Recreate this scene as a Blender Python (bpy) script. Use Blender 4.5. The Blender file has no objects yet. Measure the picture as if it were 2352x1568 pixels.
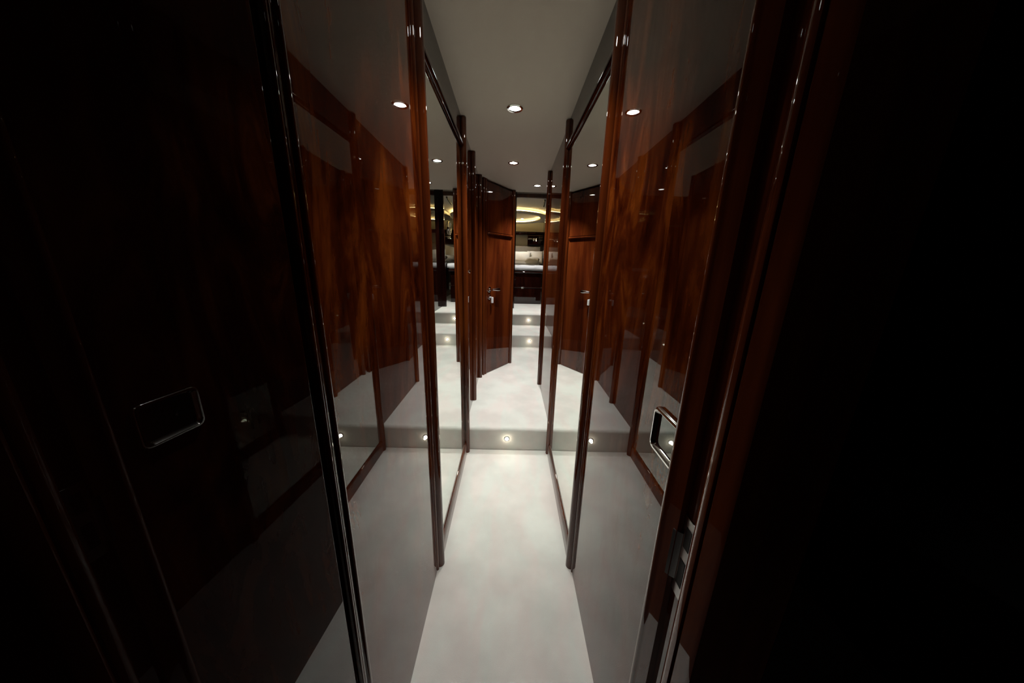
import bpy, bmesh, math, random
from mathutils import Vector, Matrix
S = bpy.context.scene
COL = S.collection
PI = math.pi

# ---------------------------------------------------------------- camera
cam_d = bpy.data.cameras.new('camera')
cam_d.sensor_width = 36.0
cam_d.lens = 690.0 / 2352.0 * 36.0
cam_d.clip_start = 0.02
cam = bpy.data.objects.new('camera', cam_d)
COL.objects.link(cam)
EYE = 1.30                                   # eye height above the lower corridor floor
f_px, u0, v0 = 690.0, 1176.0, 784.0
fw = Vector((-2.0, -182.0, f_px)).normalized()      # corridor direction in image axes (right, down, forward)
dn = Vector((-71.0, 2646.0, f_px)); dn = (dn - fw * dn.dot(fw)).normalized()
rt = dn.cross(fw).normalized()
if rt.x < 0: rt = -rt
def axis(v): return Vector((v.dot(rt), v.dot(fw), -v.dot(dn)))
cr, cd, cf = axis(Vector((1, 0, 0))), axis(Vector((0, 1, 0))), axis(Vector((0, 0, 1)))
R = Matrix((cr, -cd, -cf)).transposed().to_4x4()
cam.matrix_world = Matrix.Translation((0, 0, EYE)) @ R
S.camera = cam

# ---------------------------------------------------------------- world, exposure
w = bpy.data.worlds.new('world'); S.world = w; w.use_nodes = True
w.node_tree.nodes['Background'].inputs[0].default_value = (0.6, 0.6, 0.7, 1)
w.node_tree.nodes['Background'].inputs[1].default_value = 0.0
S.view_settings.view_transform = 'Standard'
S.view_settings.look = 'None'
S.view_settings.gamma = 1.0
S.view_settings.use_curve_mapping = False
S.view_settings.exposure = 0.0
S.cycles.max_bounces = 24
S.cycles.glossy_bounces = 16
S.cycles.diffuse_bounces = 6
S.cycles.sample_clamp_indirect = 12.0
S.cycles.blur_glossy = 0.3

# ---------------------------------------------------------------- materials
def mat(name):
    m = bpy.data.materials.new(name); m.use_nodes = True
    nt = m.node_tree
    return m, nt, nt.nodes['Principled BSDF']
def simple(name, col, rough=0.5, metal=0.0, coat=0.0, spec=0.5):
    m, nt, b = mat(name)
    b.inputs['Base Color'].default_value = (*col, 1)
    b.inputs['Roughness'].default_value = rough
    b.inputs['Metallic'].default_value = metal
    b.inputs['Coat Weight'].default_value = coat
    b.inputs['Coat Roughness'].default_value = 0.0
    b.inputs['Specular IOR Level'].default_value = spec
    return m
def glow(name, col, strength):
    m, nt, b = mat(name)
    b.inputs['Base Color'].default_value = (*col, 1)
    b.inputs['Emission Color'].default_value = (*col, 1)
    b.inputs['Emission Strength'].default_value = strength
    return m
def wood(name, dark, mid, hot, flame=1.0, seed=0.0, scale=(7.0, 7.0, 1.1), fine=0.55):
    """Lacquered mahogany: tall wavy figure with fine pores under a clear gloss coat."""
    m, nt, b = mat(name); N, L = nt.nodes, nt.links
    geo = N.new('ShaderNodeNewGeometry')
    mp = N.new('ShaderNodeMapping'); mp.inputs['Scale'].default_value = scale
    mp.inputs['Location'].default_value = (seed, seed * 1.7, seed * 0.6)
    L.new(geo.outputs['Position'], mp.inputs['Vector'])
    n1 = N.new('ShaderNodeTexNoise'); n1.inputs['Scale'].default_value = 1.3
    n1.inputs['Detail'].default_value = 5; n1.inputs['Roughness'].default_value = 0.62
    n1.inputs['Distortion'].default_value = 1.2 * flame
    L.new(mp.outputs[0], n1.inputs['Vector'])
    mp2 = N.new('ShaderNodeMapping'); mp2.inputs['Scale'].default_value = (90.0, 90.0, 2.5)
    L.new(geo.outputs['Position'], mp2.inputs['Vector'])
    n2 = N.new('ShaderNodeTexNoise'); n2.inputs['Scale'].default_value = 1.0; n2.inputs['Detail'].default_value = 3
    L.new(mp2.outputs[0], n2.inputs['Vector'])
    r = N.new('ShaderNodeValToRGB')
    e = r.color_ramp.elements
    e[0].position = 0.34; e[0].color = (*dark, 1)
    e[1].position = 0.70; e[1].color = (*hot, 1)
    k = e.new(0.50); k.color = (*mid, 1)
    L.new(n1.outputs[0], r.inputs[0])
    mx = N.new('ShaderNodeMix'); mx.data_type = 'RGBA'; mx.blend_type = 'MULTIPLY'
    mx.inputs['Factor'].default_value = fine
    r2 = N.new('ShaderNodeValToRGB')
    r2.color_ramp.elements[0].position = 0.35; r2.color_ramp.elements[0].color = (.35, .32, .3, 1)
    r2.color_ramp.elements[1].position = 0.65; r2.color_ramp.elements[1].color = (1, 1, 1, 1)
    L.new(n2.outputs[0], r2.inputs[0])
    L.new(r.outputs[0], mx.inputs['A']); L.new(r2.outputs[0], mx.inputs['B'])
    L.new(mx.outputs['Result'], b.inputs['Base Color'])
    b.inputs['Roughness'].default_value = 0.45
    b.inputs['Specular IOR Level'].default_value = 0.0
    b.inputs['Coat Weight'].default_value = 1.0
    b.inputs['Coat Roughness'].default_value = 0.0
    b.inputs['Coat IOR'].default_value = 1.53
    return m
def carpet(name, col, seed=0.0):
    m, nt, b = mat(name); N, L = nt.nodes, nt.links
    geo = N.new('ShaderNodeNewGeometry')
    n1 = N.new('ShaderNodeTexNoise'); n1.inputs['Scale'].default_value = 4.5; n1.inputs['Detail'].default_value = 3
    n2 = N.new('ShaderNodeTexNoise'); n2.inputs['Scale'].default_value = 420; n2.inputs['Detail'].default_value = 2
    L.new(geo.outputs['Position'], n1.inputs['Vector']); L.new(geo.outputs['Position'], n2.inputs['Vector'])
    r = N.new('ShaderNodeValToRGB')
    r.color_ramp.elements[0].position = 0.38; r.color_ramp.elements[0].color = (*[c * 0.88 for c in col], 1)
    r.color_ramp.elements[1].position = 0.62; r.color_ramp.elements[1].color = (*col, 1)
    L.new(n1.outputs[0], r.inputs[0])
    mp = N.new('ShaderNodeMapping'); mp.inputs['Scale'].default_value = (5.0, 1.6, 3.0); L.new(geo.outputs['Position'], mp.inputs['Vector'])
    n3 = N.new('ShaderNodeTexNoise'); n3.inputs['Scale'].default_value = 1.6; n3.inputs['Detail'].default_value = 4; n3.inputs['Distortion'].default_value = 0.8
    L.new(mp.outputs[0], n3.inputs['Vector'])
    r3 = N.new('ShaderNodeValToRGB')
    r3.color_ramp.elements[0].position = 0.40; r3.color_ramp.elements[0].color = (1.0, 0.955, 0.93, 1)
    r3.color_ramp.elements[1].position = 0.60; r3.color_ramp.elements[1].color = (0.965, 1.0, 0.965, 1)
    L.new(n3.outputs[0], r3.inputs[0])
    mx = N.new('ShaderNodeMix'); mx.data_type = 'RGBA'; mx.blend_type = 'MULTIPLY'; mx.inputs['Factor'].default_value = 1.0
    L.new(r.outputs[0], mx.inputs['A']); L.new(r3.outputs[0], mx.inputs['B']); L.new(mx.outputs['Result'], b.inputs['Base Color'])
    b.inputs['Roughness'].default_value = 0.95
    b.inputs['Specular IOR Level'].default_value = 0.05
    b.inputs['Sheen Weight'].default_value = 0.15
    bp = N.new('ShaderNodeBump'); bp.inputs['Strength'].default_value = 0.35; bp.inputs['Distance'].default_value = 0.003
    L.new(n2.outputs[0], bp.inputs['Height']); L.new(bp.outputs[0], b.inputs['Normal'])
    return m
def cloth(name, col, rough=0.9, bump=0.2, scale=300):
    m, nt, b = mat(name); N, L = nt.nodes, nt.links
    b.inputs['Base Color'].default_value = (*col, 1); b.inputs['Roughness'].default_value = rough
    b.inputs['Specular IOR Level'].default_value = 0.15
    geo = N.new('ShaderNodeNewGeometry'); n = N.new('ShaderNodeTexNoise'); n.inputs['Scale'].default_value = scale
    L.new(geo.outputs['Position'], n.inputs['Vector'])
    bp = N.new('ShaderNodeBump'); bp.inputs['Strength'].default_value = bump; bp.inputs['Distance'].default_value = 0.002
    L.new(n.outputs[0], bp.inputs['Height']); L.new(bp.outputs[0], b.inputs['Normal'])
    return m

M_PANEL = wood('flame mahogany veneer', (0.018, 0.0022, 0.0008), (0.070, 0.0105, 0.0016), (0.215, 0.046, 0.0055), 2.1, 1.35, (4.8, 4.8, 1.4), 0.26)
M_POST = wood('straight mahogany', (0.045, 0.008, 0.002), (0.085, 0.016, 0.0035), (0.15, 0.032, 0.006), 0.3, 3.1, (7, 7, 0.6), 0.3)
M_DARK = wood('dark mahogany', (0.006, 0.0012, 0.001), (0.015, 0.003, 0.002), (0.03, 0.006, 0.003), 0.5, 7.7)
M_DOOR = wood('door mahogany', (0.040, 0.007, 0.002), (0.085, 0.015, 0.004), (0.165, 0.034, 0.007), 0.5, 5.2, (5, 5, 0.7), 0.2)
M_JAMB_LIT = wood('brightened jamb mahogany', (0.10, 0.020, 0.008), (0.17, 0.036, 0.012), (0.27, 0.065, 0.018), 0.3, 2.3, (7, 7, 0.6), 0.3)  # same mahogany, with light on the jamb put into a paler colour
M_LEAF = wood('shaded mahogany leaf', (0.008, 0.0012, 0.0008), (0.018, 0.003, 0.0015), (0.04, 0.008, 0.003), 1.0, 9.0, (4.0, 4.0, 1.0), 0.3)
M_MIRROR = simple('mirror glass', (0.86, 0.90, 0.85), 0.0, 1.0)
M_CARPET = carpet('cream carpet', (0.71, 0.70, 0.675))
M_CEIL = cloth('beige headliner', (0.61, 0.55, 0.47), 0.75, 0.05, 700)
M_CHROME = simple('polished chrome', (0.86, 0.86, 0.84), 0.10, 1.0)
M_STEEL = simple('brushed steel', (0.55, 0.54, 0.53), 0.28, 1.0)
M_GLASS = simple('dark glass', (0.012, 0.013, 0.015), 0.03, 0.0, 1.0)
M_LAMP = glow('lamp lens', (1.0, 0.97, 0.90), 45.0)
M_STEPLAMP = glow('step lamp lens', (1.0, 0.95, 0.84), 28.0)
M_COVE = glow('cove strip', (1.0, 0.80, 0.36), 30.0)
M_SHEET = cloth('white sheet', (0.80, 0.80, 0.82))
M_PILLOW = cloth('ivory pillow', (0.72, 0.68, 0.60))
M_PAD = cloth('taupe upholstery', (0.42, 0.37, 0.30), 0.85)
M_PALE = cloth('pale wall lining', (0.50, 0.46, 0.38), 0.8)
M_BLACK = simple('black gap', (0.008, 0.007, 0.007), 0.6)

# ---------------------------------------------------------------- mesh helpers
def link(name, bm, m, parent=None, smooth=None):
    bmesh.ops.recalc_face_normals(bm, faces=bm.faces[:])
    me = bpy.data.meshes.new(name); bm.to_mesh(me); bm.free()
    me.materials.append(m)
    if smooth is not None:
        for p in me.polygons: p.use_smooth = True
        me.set_sharp_from_angle(angle=math.radians(smooth))
    o = bpy.data.objects.new(name, me); COL.objects.link(o)
    if smooth is not None:
        wn = o.modifiers.new('even_normals', 'WEIGHTED_NORMAL'); wn.keep_sharp = True; wn.weight = 100
    if parent: o.parent = parent
    return o
def prism(bm, pts, z0, z1, top=None, bot=None):
    """Plan polygon raised from z0 to z1 (top/bot may be a function of x, y)."""
    a = [bm.verts.new((x, y, bot(x, y) if bot else z0)) for x, y in pts]
    b = [bm.verts.new((x, y, top(x, y) if top else z1)) for x, y in pts]
    n = len(pts)
    bm.faces.new(a); bm.faces.new(b)
    for i in range(n):
        bm.faces.new((a[i], a[(i + 1) % n], b[(i + 1) % n], b[i]))
    return bm
def swept(bm, pts, x0, x1):
    """Profile in y, z carried along x."""
    a = [bm.verts.new((x0, y, z)) for y, z in pts]; b = [bm.verts.new((x1, y, z)) for y, z in pts]
    n = len(pts); bm.faces.new(a); bm.faces.new(b)
    for i in range(n): bm.faces.new((a[i], a[(i + 1) % n], b[(i + 1) % n], b[i]))
    return bm
def along_y(bm, pts, y0, y1):
    """Profile in x, z carried along y."""
    a = [bm.verts.new((x, y0, z)) for x, z in pts]; b = [bm.verts.new((x, y1, z)) for x, z in pts]
    n = len(pts); bm.faces.new(a); bm.faces.new(b)
    for i in range(n): bm.faces.new((a[i], a[(i + 1) % n], b[(i + 1) % n], b[i]))
    return bm
def box(bm, x0, x1, y0, y1, z0, z1, bev=0.0):
    r = bmesh.ops.create_cube(bm, size=1.0, matrix=Matrix.Translation(((x0 + x1) / 2, (y0 + y1) / 2, (z0 + z1) / 2)) @ Matrix.Diagonal((x1 - x0, y1 - y0, z1 - z0, 1)))
    if bev:
        ed = list({e for v in r['verts'] for e in v.link_edges})
        bmesh.ops.bevel(bm, geom=ed, offset=bev, segments=3, profile=0.5, affect='EDGES')
    return bm
def lathe(bm, prof, n=32, mtx=Matrix()):
    """Profile (r, h) turned about local z."""
    rings = []
    for r, h in prof:
        if r < 1e-6: rings.append([bm.verts.new(mtx @ Vector((0, 0, h)))])
        else: rings.append([bm.verts.new(mtx @ Vector((r * math.cos(2 * PI * i / n), r * math.sin(2 * PI * i / n), h))) for i in range(n)])
    for A, B in zip(rings, rings[1:]):
        for i in range(n):
            j = (i + 1) % n
            if len(A) == 1 and len(B) == 1: continue
            if len(A) == 1: bm.faces.new((A[0], B[i], B[j]))
            elif len(B) == 1: bm.faces.new((A[i], A[j], B[0]))
            else: bm.faces.new((A[i], A[j], B[j], B[i]))
    return bm
def tube(bm, path, r, n=10, caps=True):
    path = [Vector(p) for p in path]; rings = []
    for i, p in enumerate(path):
        t = (path[min(i + 1, len(path) - 1)] - path[max(i - 1, 0)]).normalized()
        up = Vector((0, 0, 1)) if abs(t.z) < 0.9 else Vector((1, 0, 0))
        a = t.cross(up).normalized(); b = t.cross(a).normalized()
        rr = r[i] if isinstance(r, (list, tuple)) else r
        rings.append([bm.verts.new(p + a * rr * math.cos(2 * PI * k / n) + b * rr * math.sin(2 * PI * k / n)) for k in range(n)])
    for A, B in zip(rings, rings[1:]):
        for k in range(n): bm.faces.new((A[k], A[(k + 1) % n], B[(k + 1) % n], B[k]))
    if caps: bm.faces.new(rings[0]); bm.faces.new(rings[-1])
    return bm
def arc(cx, cy, r, a0, a1, n=8):
    return [(cx + r * math.cos(math.radians(a0 + (a1 - a0) * i / n)), cy + r * math.sin(math.radians(a0 + (a1 - a0) * i / n))) for i in range(n + 1)]
def empty(name, loc=(0, 0, 0), rz=0.0):
    o = bpy.data.objects.new(name, None); COL.objects.link(o)
    o.location = loc; o.rotation_euler = (0, 0, rz); o.empty_display_size = 0.05
    return o
def tag(o, label, cat, group=None):
    o['label'] = label; o['category'] = cat
    if group: o['group'] = group
    return o
def struct(o, label=None):
    o['kind'] = 'structure'
    if label: o['label'] = label
    return o
NB = bmesh.new

# ---------------------------------------------------------------- the place
XL, XR = -0.287, 0.298                       # corridor side faces
F2, F3, F4 = 0.171, 0.338, 0.513             # raised floor levels
Y1, Y2, Y3, YD = 1.883, 4.0, 4.68, 5.28      # riser faces, cabin bulkhead
YC = 3.37                                    # corridor ceiling ends
def zc(x, y): return 2.10 - 0.03 * y
def zw(x, y): return zc(x, y) - 0.001
SX0, SX1 = 0.02, 0.62                        # stair well sides

# floors
struct(link('floor', prism(NB(), [(-0.345, 0.25), (-1.3, 0.25), (-1.3, -1.8), (1.3, -1.8), (1.3, 0.31), (0.345, 0.31), (0.345, Y1), (-0.345, Y1)], -0.05, 0.0), M_CARPET),
       'cream carpet of the lower corridor, nearest the camera')
def nosed(y0, y1, z0, z1, r=0.022):
    return [(y0, z0)] + [(y0 - 0.004, z0 + (z1 - z0) * 0.5)] + [(y0 - 0.006 + r - r * math.sin(math.radians(a)), z1 - r + r * math.cos(math.radians(a))) for a in (90, 70, 50, 30, 10, 0)] + [(y1, z1), (y1, z0)]
struct(link('floor', swept(NB(), nosed(Y1 + 0.006, Y2 + 0.1, -0.05, F2), -0.345, 0.68), M_CARPET, None, 40),
       'cream carpeted raised floor beyond the first step')
st = empty('carpeted_staircase', (0.32, Y2, F2))
struct(st, 'two cream carpeted stairs before the sleeping cabin')
def lower(bm, dx, dy, dz):
    bmesh.ops.translate(bm, verts=bm.verts[:], vec=(-dx, -dy, -dz)); return bm
link('stair', lower(swept(NB(), nosed(Y2 + 0.006, Y3 + 0.1, F2, F3), SX0, SX1), 0.32, Y2, F2), M_CARPET, st, 40)
link('stair', lower(swept(NB(), nosed(Y3 + 0.006, YD - 0.02, F3 - 0.001, F4), SX0, SX1), 0.32, Y2, F2), M_CARPET, st, 40)
struct(link('floor', prism(NB(), [(-1.5, YD - 0.02), (1.0, YD - 0.02), (1.0, 9.0), (-1.5, 9.0)], F4 - 0.05, F4), M_CARPET), 'pale carpet of the sleeping cabin')

# ceilings
struct(link('ceiling', prism(NB(), [(-0.345, 0.20), (0.345, 0.20), (0.345, 2.72), (0.68, 2.92), (0.68, YC), (-0.345, YC)], 0, 0, lambda x, y: zc(x, y) + 0.03, zc), M_CEIL),
       'plain beige ceiling over the corridor')
struct(link('ceiling', box(NB(), -1.3, 1.3, -1.8, 0.199, 2.10, 2.13), M_CEIL))
struct(link('ceiling', box(NB(), -0.02, 0.68, YC, YD + 0.06, 2.43, 2.46), M_CEIL))
struct(link('wall_front', box(NB(), -0.02, 0.68, YC - 0.03, YC - 0.002, zc(0, YC) + 0.031, 2.43), M_CEIL))

# side walls of the corridor
def wall(name, side, y0, y1, z0, m, z1=None, x=None, t=0.03, label=None):
    X = x if x is not None else (XL if side < 0 else XR)
    pts = [(X, y0), (X, y1), (X + side * t, y1), (X + side * t, y0)]
    o = link(name, prism(NB(), pts, z0, z1 or 0, None if z1 else zw), m)
    return struct(o, label)
wall('wall_left', -1, 0.38, 1.016, 0.0, M_PANEL, label='glossy flame mahogany panel on the left, nearest the camera')
wall('wall_right', 1, 0.385, 1.016, 0.0, M_PANEL, label='glossy flame mahogany panel on the right with the recessed pull')
wall('wall_left', -1, 1.888, 2.31, F2, M_POST, x=-0.292)
wall('wall_left', -1, 2.352, 2.82, F2, M_POST, x=-0.296)
wall('wall_right', 1, 1.888, 2.674, F2, M_POST, x=0.300)

# posts
def post(x, y, z0, r, label, side, bead=True):
    """Half-round lacquered corner post with a slimmer bead on its near edge."""
    t = empty('half_round_post', (x, y, z0))
    h = zw(x, y) - 0.004 - z0
    bm = prism(NB(), arc(0, 0, r, 0, 360, 28)[:-1], 0, h)
    link('shaft', bm, M_POST, t, 40)
    if bead:
        rb = r * 0.42
        bm = prism(NB(), arc(side * r * 0.28, -r - rb * 0.75, rb, 0, 360, 18)[:-1], 0, h)
        link('bead', bm, M_POST, t, 40)
    tag(t, label, 'post', 'rounded mahogany corner posts')
    return t
post(-0.2835, 1.042, 0.0, 0.0205, 'tall round mahogany post on left, at near edge of left mirror', -1)
post(0.2965, 1.042, 0.0, 0.0205, 'tall round mahogany post on right, at near edge of right mirror', 1)
post(-0.279, 1.858, 0.0, 0.020, 'round mahogany post on left, between mirror and first step', -1, False)
post(0.297, 1.858, 0.0, 0.021, 'round mahogany post on right, between mirror and first step', 1, False)
post(-0.284, 2.332, F2, 0.020, 'short-looking dark mahogany post on left, just beyond the first step', -1, False)
post(0.296, 2.696, F2, 0.017, 'slim mahogany post ending the right wall beyond the first step', 1, False)
post(-0.285, 2.842, F2, 0.020, 'mahogany post on left where wall turns to the angled door', -1, False)

# mirrors with their base strip and upper bead
def mirror(side, label):
    X = XL if side < 0 else XR
    y0, y1 = 1.066, 1.836
    t = empty('wall_mirror', (X, (y0 + y1) / 2, 0))
    hy = (y1 - y0) / 2
    k = -side
    link('mirror_glass', box(NB(), min(0, side * 0.012), max(0, side * 0.012), -hy, hy, 0.086, 1.892), M_MIRROR, t)
    prof = [(side * 0.012, 0.001), (k * 0.012, 0.001), (k * 0.013, 0.045), (k * 0.011, 0.065), (k * 0.006, 0.078), (0, 0.085), (side * 0.012, 0.085)]
    link('base_strip', along_y(NB(), prof, -hy, hy), M_POST, t, 40)
    bead = [(side * 0.012, 1.893)] + [(k * 0.016 * math.sin(math.radians(a)), 1.909 - 0.016 * math.cos(math.radians(a))) for a in range(0, 181, 20)] + [(side * 0.012, 1.925)]
    link('top_bead', along_y(NB(), bead, -hy, hy), M_DARK, t, 50)
    ya, yb = (y0 + y1) / 2 - hy, (y0 + y1) / 2 + hy
    bm = prism(NB(), [(k * 0.002, -hy), (k * 0.002, hy), (side * 0.02, hy), (side * 0.02, -hy)], 1.926, 0, lambda x, y: zw(0, y + (y0 + y1) / 2))
    link('top_fascia', bm, M_DARK, t)
    return tag(t, label, 'mirror', 'tall corridor mirrors')
mirror(-1, 'tall mirror on left corridor wall between two round posts')
mirror(1, 'tall mirror on right corridor wall between two round posts')

# angled cabin door on the left, beyond the step
AX, AY = -0.262, 2.905
BX, BY = 0.016, 3.318
th = math.atan2(BY - AY, BX - AX); ln = math.hypot(BX - AX, BY - AY)
door = link('door_1', prism(NB(), [(0.055, 0.0), (ln - 0.03, 0.0), (ln - 0.03, 0.03), (0.055, 0.03)], 0.004, 1.0), M_DOOR)
door.location = (AX, AY, F2); door.rotation_euler = (0, 0, th)
struct(door, 'angled glossy mahogany cabin door with chrome lever, left of the stairs')
zt = zc(0, 3.1) - F2 - 0.012
for v in door.data.vertices:
    if v.co.z > 0.5: v.co.z = zt - 0.012 * (v.co.x / ln) * 1.2
cx0, cx1, cz = 0.060, ln - 0.036, 1.385
link('cross_rail', tube(NB(), [(cx0, -0.004, cz), (cx0 + 0.01, -0.014, cz), (cx1 - 0.01, -0.014, cz), (cx1, -0.004, cz)], 0.009, 12), M_DOOR, door, 50)
link('upper_panel', box(NB(), cx0 + 0.004, cx1 - 0.004, -0.006, 0.001, cz + 0.014, zt - 0.06, 0.003), M_DOOR, door, 40)
hs, hz = 0.093, 0.865
ro = Matrix.Translation((hs, 0, hz)) @ Matrix.Rotation(PI / 2, 4, 'X')
hd = link('lever_handle', lathe(NB(), [(0, 0), (0.027, 0), (0.027, 0.006), (0.022, 0.010), (0.012, 0.011), (0.010, 0.045), (0, 0.047)], 28, ro), M_CHROME, door, 40)
hd['label'] = 'chrome lever handle'
link('lever', tube(NB(), [(hs, -0.043, hz), (hs + 0.025, -0.050, hz + 0.001), (hs + 0.060, -0.052, hz), (hs + 0.092, -0.050, hz - 0.001), (hs + 0.100, -0.049, hz - 0.002)], [0.009, 0.011, 0.016, 0.018, 0.010], 16), M_CHROME, hd, 60)
ro2 = Matrix.Translation((hs + 0.003, 0, hz - 0.075)) @ Matrix.Rotation(PI / 2, 4, 'X')
es = link('lock_escutcheon', lathe(NB(), [(0, 0), (0.023, 0), (0.023, 0.005), (0.018, 0.009), (0, 0.010)], 28, ro2), M_CHROME, door, 40)
es['label'] = 'round chrome lock plate with hanging key tag'
kb = NB(); box(kb, hs + 0.000, hs + 0.006, -0.028, -0.009, hz - 0.083, hz - 0.068, 0.001); box(kb, hs - 0.006, hs + 0.014, -0.046, -0.028, hz - 0.130, hz - 0.072, 0.004)
link('key_tag', kb, M_SHEET, es, 50)['label'] = 'white key tag'
# frame of that door
for nm, s0, s1, pr in (('door_post', -0.004, 0.020, 0.020), ('door_post', 0.028, 0.050, 0.012), ('door_post', ln - 0.026, ln + 0.012, 0.010)):
    bm = prism(NB(), [(s0, 0.03)] + arc((s0 + s1) / 2, 0.0, (s1 - s0) / 2, 180, 360, 10) + [(s1, 0.03)], 0.0, zc(0, AY + (s0 + s1) / 2 * math.sin(th)) - F2 - 0.004)
    o = link('trim_1', bm, M_POST, None, 40); o.location = (AX, AY, F2); o.rotation_euler = (0, 0, th); struct(o)

# returns beside the stairs
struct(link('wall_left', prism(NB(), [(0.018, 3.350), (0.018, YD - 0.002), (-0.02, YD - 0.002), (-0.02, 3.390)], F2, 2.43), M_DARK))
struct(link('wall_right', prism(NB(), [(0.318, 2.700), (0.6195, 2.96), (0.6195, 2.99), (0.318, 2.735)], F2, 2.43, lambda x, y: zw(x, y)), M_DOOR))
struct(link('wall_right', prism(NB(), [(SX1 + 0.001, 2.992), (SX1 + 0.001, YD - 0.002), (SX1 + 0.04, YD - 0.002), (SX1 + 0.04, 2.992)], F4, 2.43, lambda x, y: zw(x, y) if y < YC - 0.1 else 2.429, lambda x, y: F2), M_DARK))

# cabin bulkhead with doorway
DX0, DX1 = 0.068, 0.548
LZ0, LZ1 = 2.314, 2.374
def jamb(x0, x1, label):
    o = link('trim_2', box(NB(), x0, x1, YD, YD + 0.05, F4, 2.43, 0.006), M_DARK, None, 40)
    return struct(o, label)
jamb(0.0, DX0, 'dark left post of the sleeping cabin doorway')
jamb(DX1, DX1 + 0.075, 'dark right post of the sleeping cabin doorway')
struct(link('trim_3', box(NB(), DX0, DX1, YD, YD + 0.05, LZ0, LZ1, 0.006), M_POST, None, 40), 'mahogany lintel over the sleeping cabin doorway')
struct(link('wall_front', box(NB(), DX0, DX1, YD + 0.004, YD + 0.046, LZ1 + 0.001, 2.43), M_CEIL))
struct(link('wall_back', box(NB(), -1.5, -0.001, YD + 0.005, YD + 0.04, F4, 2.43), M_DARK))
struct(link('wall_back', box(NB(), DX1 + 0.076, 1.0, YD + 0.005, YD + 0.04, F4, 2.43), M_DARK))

# sleeping cabin shell
CB, CXR, CZ = 8.75, 0.86, 2.36
struct(link('ceiling', box(NB(), -1.5, 1.0, YD + 0.061, 9.0, CZ, CZ + 0.03), M_CEIL), 'pale ceiling of the sleeping cabin')
struct(link('wall_back', box(NB(), -1.5, 1.0, CB, CB + 0.05, F4, CZ), M_PALE), 'pale lined end wall behind the bed')
struct(link('wall_right', box(NB(), CXR, CXR + 0.05, YD + 0.041, CB, F4, CZ), M_DARK), 'dark mahogany side of the sleeping cabin')
struct(link('wall_left', box(NB(), -1.5, -1.45, YD + 0.041, CB, F4, CZ), M_PALE))

# doorway nearest the camera
def bead_arc(cx, cy, r, a0, a1): return arc(cx, cy, r, a0, a1, 8)
rp = ([(0.335, 0.383), (0.250, 0.383)] + arc(0.244, 0.368, 0.0105, 60, 215, 8) + [(0.2370, 0.357), (0.2414, 0.3386), (0.2500, 0.3380), (0.2500, 0.3137)]
      + [(0.2450, 0.3130), (0.2405, 0.3060), (0.2395, 0.3005), (0.2405, 0.2950), (0.2480, 0.2945), (0.2480, 0.2915)]
      + [(0.2420, 0.2910), (0.2385, 0.2860), (0.2412, 0.2690), (0.2422, 0.2645), (0.2430, 0.2620), (0.335, 0.2620)])
jr = link('trim_4', prism(NB(), rp, 0.0, 2.0), M_JAMB_LIT, None, 35)
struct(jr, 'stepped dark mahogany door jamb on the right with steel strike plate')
sp = NB()
box(sp, 0.2485, 0.2499, 0.3145, 0.3375, 0.842, 0.972, 0.0004)
sp2 = NB()
prism(sp2, [(0.2482, 0.3340), (0.2482, 0.3370), (0.2440, 0.3400), (0.2400, 0.3440), (0.2385, 0.3430), (0.2425, 0.3380)], 0.862, 0.942)
pl = link('strike_plate', sp, M_STEEL, jr, 40); pl['label'] = 'steel strike plate'
link('strike_lip', sp2, M_STEEL, pl, 40)
kp = NB(); box(kp, 0.2480, 0.2486, 0.319, 0.331, 0.925, 0.958); box(kp, 0.2480, 0.2486, 0.319, 0.331, 0.862, 0.905)
link('latch_hole', kp, M_BLACK, pl)
LK = 0.80
lp = ([(-0.335, 0.379), (-0.248, 0.379)] + arc(-0.242, 0.372, 0.007, 120, -40, 8) + [(-0.2385, 0.3655), (-0.2385, 0.3605)] + arc(-0.242, 0.354, 0.006, 40, -110, 8) + [(-0.246, 0.345), (-0.335, 0.345)])
lp = [(-0.335, 0.379)] + [(-0.335, 0.345 * LK)][:0] + [(x * LK, y * LK) for x, y in lp[1:-1]] + [(-0.335, 0.345 * LK)]
jl = link('trim_5', prism(NB(), lp, 0.0, 2.0), M_PANEL, None, 35)
struct(jl, 'slim dark mahogany door jamb on the left with twin beads')
struct(link('trim_6', box(NB(), -0.335, 0.335, 0.20, 0.383, 2.001, 2.085), M_PANEL), 'header over the nearest doorway')
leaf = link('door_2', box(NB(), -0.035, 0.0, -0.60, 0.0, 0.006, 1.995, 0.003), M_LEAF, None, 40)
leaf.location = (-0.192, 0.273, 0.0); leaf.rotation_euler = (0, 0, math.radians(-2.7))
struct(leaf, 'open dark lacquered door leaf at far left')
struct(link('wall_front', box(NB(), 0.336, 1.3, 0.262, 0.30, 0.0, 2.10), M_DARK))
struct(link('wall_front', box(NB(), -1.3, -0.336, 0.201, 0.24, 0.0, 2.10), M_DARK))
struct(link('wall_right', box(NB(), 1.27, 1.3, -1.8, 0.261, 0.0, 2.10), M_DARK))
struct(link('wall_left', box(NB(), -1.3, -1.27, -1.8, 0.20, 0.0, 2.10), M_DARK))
struct(link('wall_back', box(NB(), -1.269, 1.269, -1.8, -1.77, 0.0, 2.10), M_DARK))

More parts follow.
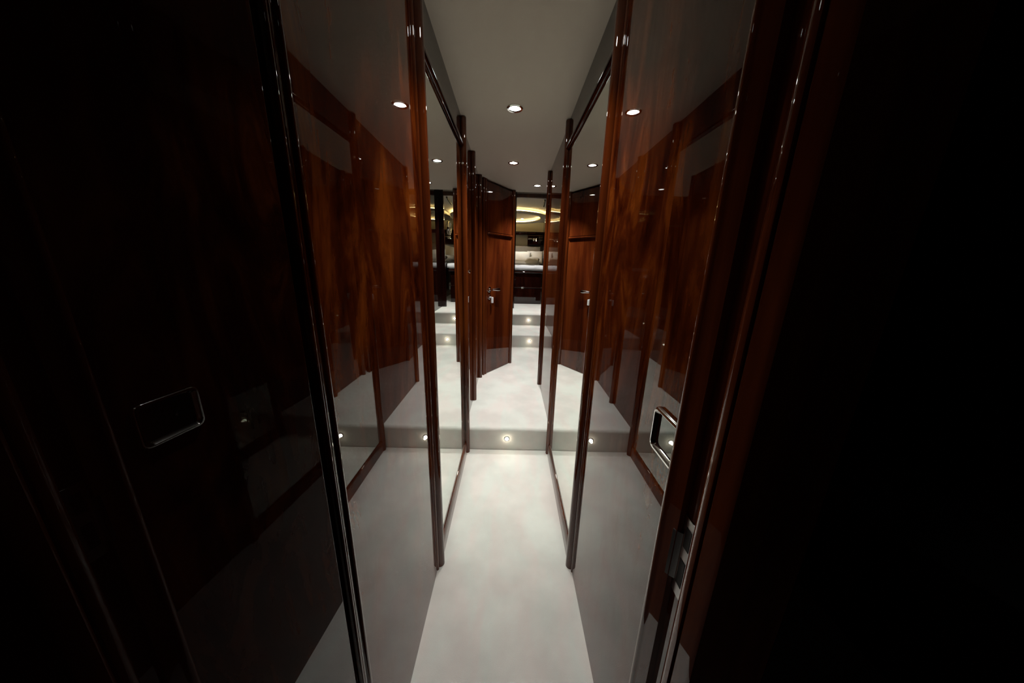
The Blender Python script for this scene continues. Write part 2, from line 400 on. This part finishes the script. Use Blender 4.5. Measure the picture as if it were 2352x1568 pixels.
# ---------------------------------------------------------------- recessed pull on the right panel
def rrect(cy, cz, hy, hz, r, n=6):
    out = []
    for sy, sz, a in ((1, 1, 0), (-1, 1, 90), (-1, -1, 180), (1, -1, 270)):
        out += [(cy + sy * (hy - r) + r * math.cos(math.radians(a + 90 * i / n)), cz + sz * (hz - r) + r * math.sin(math.radians(a + 90 * i / n))) for i in range(n + 1)]
    return out
fp = empty('recessed_door_pull', (XR, 0.487, 0.993))
fr = NB()
loops = []
for x, grow, r in ((0.0, 0.0, 0.014), (-0.006, -0.0005, 0.014), (-0.009, -0.003, 0.012), (-0.009, -0.0065, 0.010), (-0.005, -0.0095, 0.007), (-0.0012, -0.0115, 0.005), (-0.0012, -0.030, 0.003)):
    loops.append([fr.verts.new((x, y, z)) for y, z in rrect(0, 0, 0.053 + grow, 0.045 + grow, r)])
for A, B in zip(loops[:-1], loops[1:-1]):
    for i in range(len(A)): fr.faces.new((A[i], A[(i + 1) % len(A)], B[(i + 1) % len(A)], B[i]))
for v in loops[-1]: fr.verts.remove(v)
link('frame', fr, M_CHROME, fp, 50)['label'] = 'chrome frame'
link('plate', prism(NB(), [(0, 0)] * 0 + [(-0.0012, -0.044), (-0.0012, 0.044), (-0.0004, 0.044), (-0.0004, -0.044)], -0.036, 0.036), M_GLASS, fp)['label'] = 'dark glossy inset'
tag(fp, 'small chrome-framed dark recessed pull on right panel beside the near jamb', 'door pull')

# ---------------------------------------------------------------- lamps
def spot(name, loc, parent, energy, size, blend, radius, col=(1, 0.98, 0.94), rot=(0, 0, 0)):
    d = bpy.data.lights.new(name, 'SPOT'); d.energy = energy; d.spot_size = math.radians(size); d.spot_blend = blend
    d.shadow_soft_size = radius; d.color = col
    o = bpy.data.objects.new(name, d); COL.objects.link(o); o.parent = parent; o.location = loc; o.rotation_euler = rot
    return o
def downlight(x, y, z, label, energy, size=100):
    t = empty('ceiling_downlight', (x, y, z))
    link('bezel', lathe(NB(), [(0.028, 0.0), (0.040, 0.0), (0.041, -0.003), (0.038, -0.006), (0.030, -0.005), (0.028, 0.0)], 36), M_CHROME, t, 40)
    link('lens', lathe(NB(), [(0, -0.004), (0.014, -0.0035), (0.0275, -0.001)], 32), M_LAMP, t, 40)
    spot('bulb', (0, 0, -0.008), t, energy, size, 0.85, 0.024)
    return tag(t, label, 'ceiling light', 'recessed ceiling lights')
E0 = 42.0
downlight(0.0, 0.98, zc(0, 0.98), 'recessed ceiling light nearest the camera, above the top of the view', E0 * 0.85)
downlight(0.0, 1.755, zc(0, 1.755), 'bright recessed ceiling light nearest in view, between the mirrors', E0)
downlight(0.0, 2.53, zc(0, 2.53), 'recessed ceiling light further along, above the raised floor', E0 * 1.35)
downlight(0.23, 3.12, zc(0, 3.12), 'small distant recessed ceiling light beside the right wall near the doorway', E0 * 1.3)
downlight(0.32, 4.55, 2.43, 'recessed ceiling light above the stairs, hidden by lower ceiling', E0 * 1.7)
downlight(0.30, 5.405, CZ, 'added unseen ceiling light behind the cabin lintel, brightening the bed front', E0 * 2.0)  # added lamp, kept out of sight, to brighten the front of the bed
downlight(0.25, 8.05, CZ, 'added ceiling light inside the sleeping cabin, brightening the pillows', E0 * 0.8)  # added lamp to brighten the pillows

def step_light(x, y, z, label, energy=0.10):
    t = empty('step_light', (x, y, z))
    m = Matrix.Rotation(PI / 2, 4, 'X')
    link('bezel', lathe(NB(), [(0.013, 0.0), (0.0185, 0.0), (0.0185, 0.003), (0.016, 0.0045), (0.013, 0.004), (0.013, 0.0)], 28, m), M_CHROME, t, 40)
    link('lens', lathe(NB(), [(0, 0.0035), (0.007, 0.003), (0.0128, 0.0015)], 24, m), M_STEPLAMP, t, 40)
    d = bpy.data.lights.new('led', 'POINT'); d.energy = energy; d.shadow_soft_size = 0.008; d.color = (1, 0.84, 0.66)
    o = bpy.data.objects.new('led', d); COL.objects.link(o); o.parent = t; o.location = (0, -0.022, 0)
    return tag(t, label, 'step light', 'little lights in the stair risers')
step_light(0.0, Y1 + 0.001, 0.090, 'small round lit lamp in the nearest carpeted riser')
step_light(0.276, Y2 + 0.001, F2 + 0.083, 'small round lit lamp in the lower riser of the far stairs')
step_light(0.298, Y3 + 0.001, F3 + 0.083, 'small round lit lamp in the upper riser of the far stairs')

# ---------------------------------------------------------------- sleeping cabin furniture
bed = empty('bed', (0.0, 5.91, F4))
bl, bx0, bx1 = 2.55, -0.62, 0.62
link('base', box(NB(), bx0 + 0.02, bx1 - 0.03, 0.03, bl, 0.0, 0.60, 0.004), M_DARK, bed, 40)
link('plinth', box(NB(), bx0 + 0.02, bx1 - 0.03, 0.004, 0.03, 0.0, 0.30, 0.004), M_DARK, bed, 40)
def ledge(z0, z1, pr):
    return swept(NB(), [(0.03, z0), (0.03, z1)] + [(0.03 - pr * math.sin(math.radians(a)), (z0 + z1) / 2 + (z1 - z0) / 2 * math.cos(math.radians(a))) for a in range(0, 181, 20)][1:-1], bx0, bx1)
link('moulding', ledge(0.585, 0.628, 0.035), M_DARK, bed, 50)
link('moulding', ledge(0.305, 0.33, 0.030), M_DARK, bed, 50)
link('mattress', box(NB(), bx0 + 0.01, bx1 + 0.01, 0.025, bl - 0.05, 0.63, 0.735, 0.035), M_SHEET, bed, 60)
sh = NB()
n = 40
rows = []
for j, (dy, dz) in enumerate(((0.5, 0.737), (0.10, 0.739), (0.035, 0.735), (0.012, 0.715), (0.006, 0.690), (0.004, 0.650))):
    rows.append([sh.verts.new((bx0 - 0.005 + (bx1 - bx0 + 0.03) * i / n, dy - 0.008 * max(0, math.sin(i * 0.9 + j * 0.8)) * (j > 1), dz + 0.004 * math.sin(i * 0.7 + j))) for i in range(n + 1)])
for A, B in zip(rows, rows[1:]):
    for i in range(n): sh.faces.new((A[i], A[i + 1], B[i + 1], B[i]))
shd = link('sheet', sh, M_SHEET, bed, 80)
mod = shd.modifiers.new('thick', 'SOLIDIFY'); mod.thickness = 0.006
link('headboard', box(NB(), -0.75, 0.80, bl + 0.10, bl + 0.18, 0.60, 1.22, 0.03), M_PAD, bed, 50)
tag(bed, 'raised dark wood bed with white mattress beyond the doorway', 'bed')

def pillow(x, y, z, w, d, h, rx, rz, label):
    bm = NB(); nu, nv = 24, 14
    top, bot = [], []
    for s, arr in ((1, top), (-1, bot)):
        for j in range(nv + 1):
            for i in range(nu + 1):
                u, v = i / nu * 2 - 1, j / nv * 2 - 1
                k = ((1 - abs(u) ** 3.0) * (1 - abs(v) ** 3.0)) ** 0.5
                pin = 1 - 0.10 * (1 - abs(u)) * abs(v) ** 4 - 0
                arr.append(bm.verts.new((u * w / 2 * (1 - 0.06 * (1 - abs(v)) * abs(u) ** 4), v * d / 2 * pin, s * h / 2 * k + 0.006 * math.sin(u * 7 + v * 4) * k)))
    for arr in (top, bot):
        for j in range(nv):
            for i in range(nu):
                a = j * (nu + 1) + i
                bm.faces.new((arr[a], arr[a + 1], arr[a + nu + 2], arr[a + nu + 1]))
    bmesh.ops.remove_doubles(bm, verts=bm.verts[:], dist=0.004)
    o = link('pillow', bm, M_PILLOW, None, 180)
    o.location = (x, y, z); o.rotation_euler = (rx, 0, rz)
    return tag(o, label, 'pillow', 'ivory pillows on the bed')
zt_b = F4 + 0.74
pillow(0.12, 8.06, zt_b + 0.165, 0.80, 0.46, 0.17, math.radians(38), 0.0, 'large ivory pillow leaning on headboard at centre of bed')
pillow(0.62, 8.27, zt_b + 0.185, 0.44, 0.40, 0.14, math.radians(55), math.radians(-6), 'upright ivory pillow leaning behind at right side of bed')
pillow(0.52, 7.66, zt_b + 0.100, 0.34, 0.30, 0.16, math.radians(12), math.radians(-10), 'small ivory pillow lying flat at right edge of bed')

# shelf, locker and reading lamp on the end wall
shf = link('wall_shelf', box(NB(), -1.4, 0.858, CB - 0.16, CB - 0.001, 2.02, 2.11, 0.01), M_DARK, None, 40)
tag(shf, 'dark wood shelf band running across end wall above headboard', 'shelf')
lk = empty('wall_locker', (0.60, CB, 1.76))
link('body', box(NB(), -0.17, 0.25, -0.22, -0.001, 0.0, 0.255, 0.008), M_DARK, lk, 40)
link('door', box(NB(), -0.155, 0.235, -0.232, -0.2205, 0.015, 0.24, 0.004), M_DARK, lk, 40)
tag(lk, 'dark wood locker on end wall behind right pillows', 'locker')
rl = empty('reading_lamp', (0.60, CB - 0.232, 1.90))
ro3 = Matrix.Rotation(PI / 2, 4, 'X')
link('wall_plate', lathe(NB(), [(0, 0), (0.03, 0), (0.03, 0.008), (0.02, 0.014), (0, 0.015)], 24, ro3), M_CHROME, rl, 40)
link('arm', tube(NB(), [(0, -0.012, 0), (-0.02, -0.05, 0.012), (-0.10, -0.07, 0.018), (-0.16, -0.07, 0.012)], 0.009, 10), M_CHROME, rl, 60)
link('shade', lathe(NB(), [(0.012, 0.04), (0.02, 0.03), (0.034, -0.02), (0.032, -0.022), (0.0, 0.0)], 24, Matrix.Translation((0.06, -0.06, -0.01))), M_CHROME, rl, 40)
link('bulb', lathe(NB(), [(0, 0.02), (0.016, 0.005), (0.018, -0.012), (0, -0.024)], 16, Matrix.Translation((0.06, -0.06, -0.012))), M_STEPLAMP, rl, 60)
link('shade_arm', tube(NB(), [(0, -0.012, 0), (0.03, -0.04, 0.018), (0.06, -0.06, 0.028)], 0.006, 8), M_CHROME, rl, 60)
tag(rl, 'small chrome reading lamp on the dark locker above the pillows', 'lamp')

# oval cove ring under the cabin ceiling
OX, OY, OA, OB = 0.02, 7.45, 0.82, 0.98
ov = empty('oval_ceiling_light', (OX, OY, CZ))
def ellring(prof, n=72):
    bm = NB(); rings = []
    for k in range(n):
        a = 2 * PI * k / n
        rings.append([bm.verts.new(((OA + o) * math.cos(a), (OB + o) * math.sin(a), z)) for o, z in prof])
    for k in range(n):
        A, B = rings[k], rings[(k + 1) % n]
        for i in range(len(prof)):
            j = (i + 1) % len(prof)
            bm.faces.new((A[i], A[j], B[j], B[i]))
    return bm
link('ring', ellring([(-0.19, -0.055), (-0.19, -0.075), (-0.16, -0.085), (-0.03, -0.085), (0.0, -0.075), (0.0, -0.055)]), M_PALE, ov, 35)
link('hanger_band', ellring([(-0.12, -0.001), (-0.12, -0.056), (-0.07, -0.056), (-0.07, -0.001)]), M_PALE, ov, 35)
link('light_strip', ellring([(-0.068, -0.050), (-0.058, -0.050), (-0.058, -0.040), (-0.068, -0.040)]), M_COVE, ov)
link('light_strip', ellring([(-0.132, -0.050), (-0.122, -0.050), (-0.122, -0.040), (-0.132, -0.040)]), M_COVE, ov)
tag(ov, 'large oval ceiling ring glowing yellow over the bed', 'ceiling light')

# grab struts / ceiling battens in the cabin
def batten(p, q, label):
    bm = tube(NB(), [p, q], 0.014, 8)
    o = link('ceiling_batten', bm, M_BLACK, None, 60)
    return tag(o, label, 'batten', 'dark ceiling battens')
batten((0.555, 5.60, CZ - 0.016), (0.596, 6.20, CZ - 0.016), 'thin dark batten on cabin ceiling before the oval ring')

# right side of the sleeping cabin: cream band, sideboard, round porthole
struct(link('trim_7', box(NB(), CXR - 0.012, CXR - 0.001, 6.2, CB - 0.30, 1.42, 1.62, 0.003), M_PALE), 'cream band along the cabin side')
ph = empty('porthole', (CXR, 7.30, 2.02))
mx = Matrix.Rotation(-PI / 2, 4, 'Y')
link('rim', lathe(NB(), [(0.105, 0.001), (0.150, 0.001), (0.150, 0.020), (0.140, 0.032), (0.122, 0.034), (0.108, 0.024), (0.105, 0.001)], 40, mx), M_CHROME, ph, 40)
link('pane', lathe(NB(), [(0, 0.006), (0.104, 0.006), (0.104, 0.001), (0, 0.001)], 40, mx), M_GLASS, ph, 40)
tag(ph, 'round porthole with polished rim on the cabin side wall', 'porthole')

# small chrome latch on the narrow left panel beyond the first step
la = empty('chrome_latch', (-0.292, 2.02, 1.235))
mlat = Matrix.Rotation(PI / 2, 4, 'Y')
link('knob', lathe(NB(), [(0, 0.001), (0.014, 0.001), (0.014, 0.004), (0.006, 0.006), (0.006, 0.016), (0.012, 0.020), (0.012, 0.026), (0, 0.029)], 20, mlat), M_CHROME, la, 40)
link('lock_plate', lathe(NB(), [(0, 0.001), (0.013, 0.001), (0.013, 0.005), (0.009, 0.009), (0, 0.010)], 20, Matrix.Translation((0, 0, -0.105)) @ mlat), M_CHROME, la, 40)
tag(la, 'small chrome latch on the narrow left panel beyond the first step', 'latch')
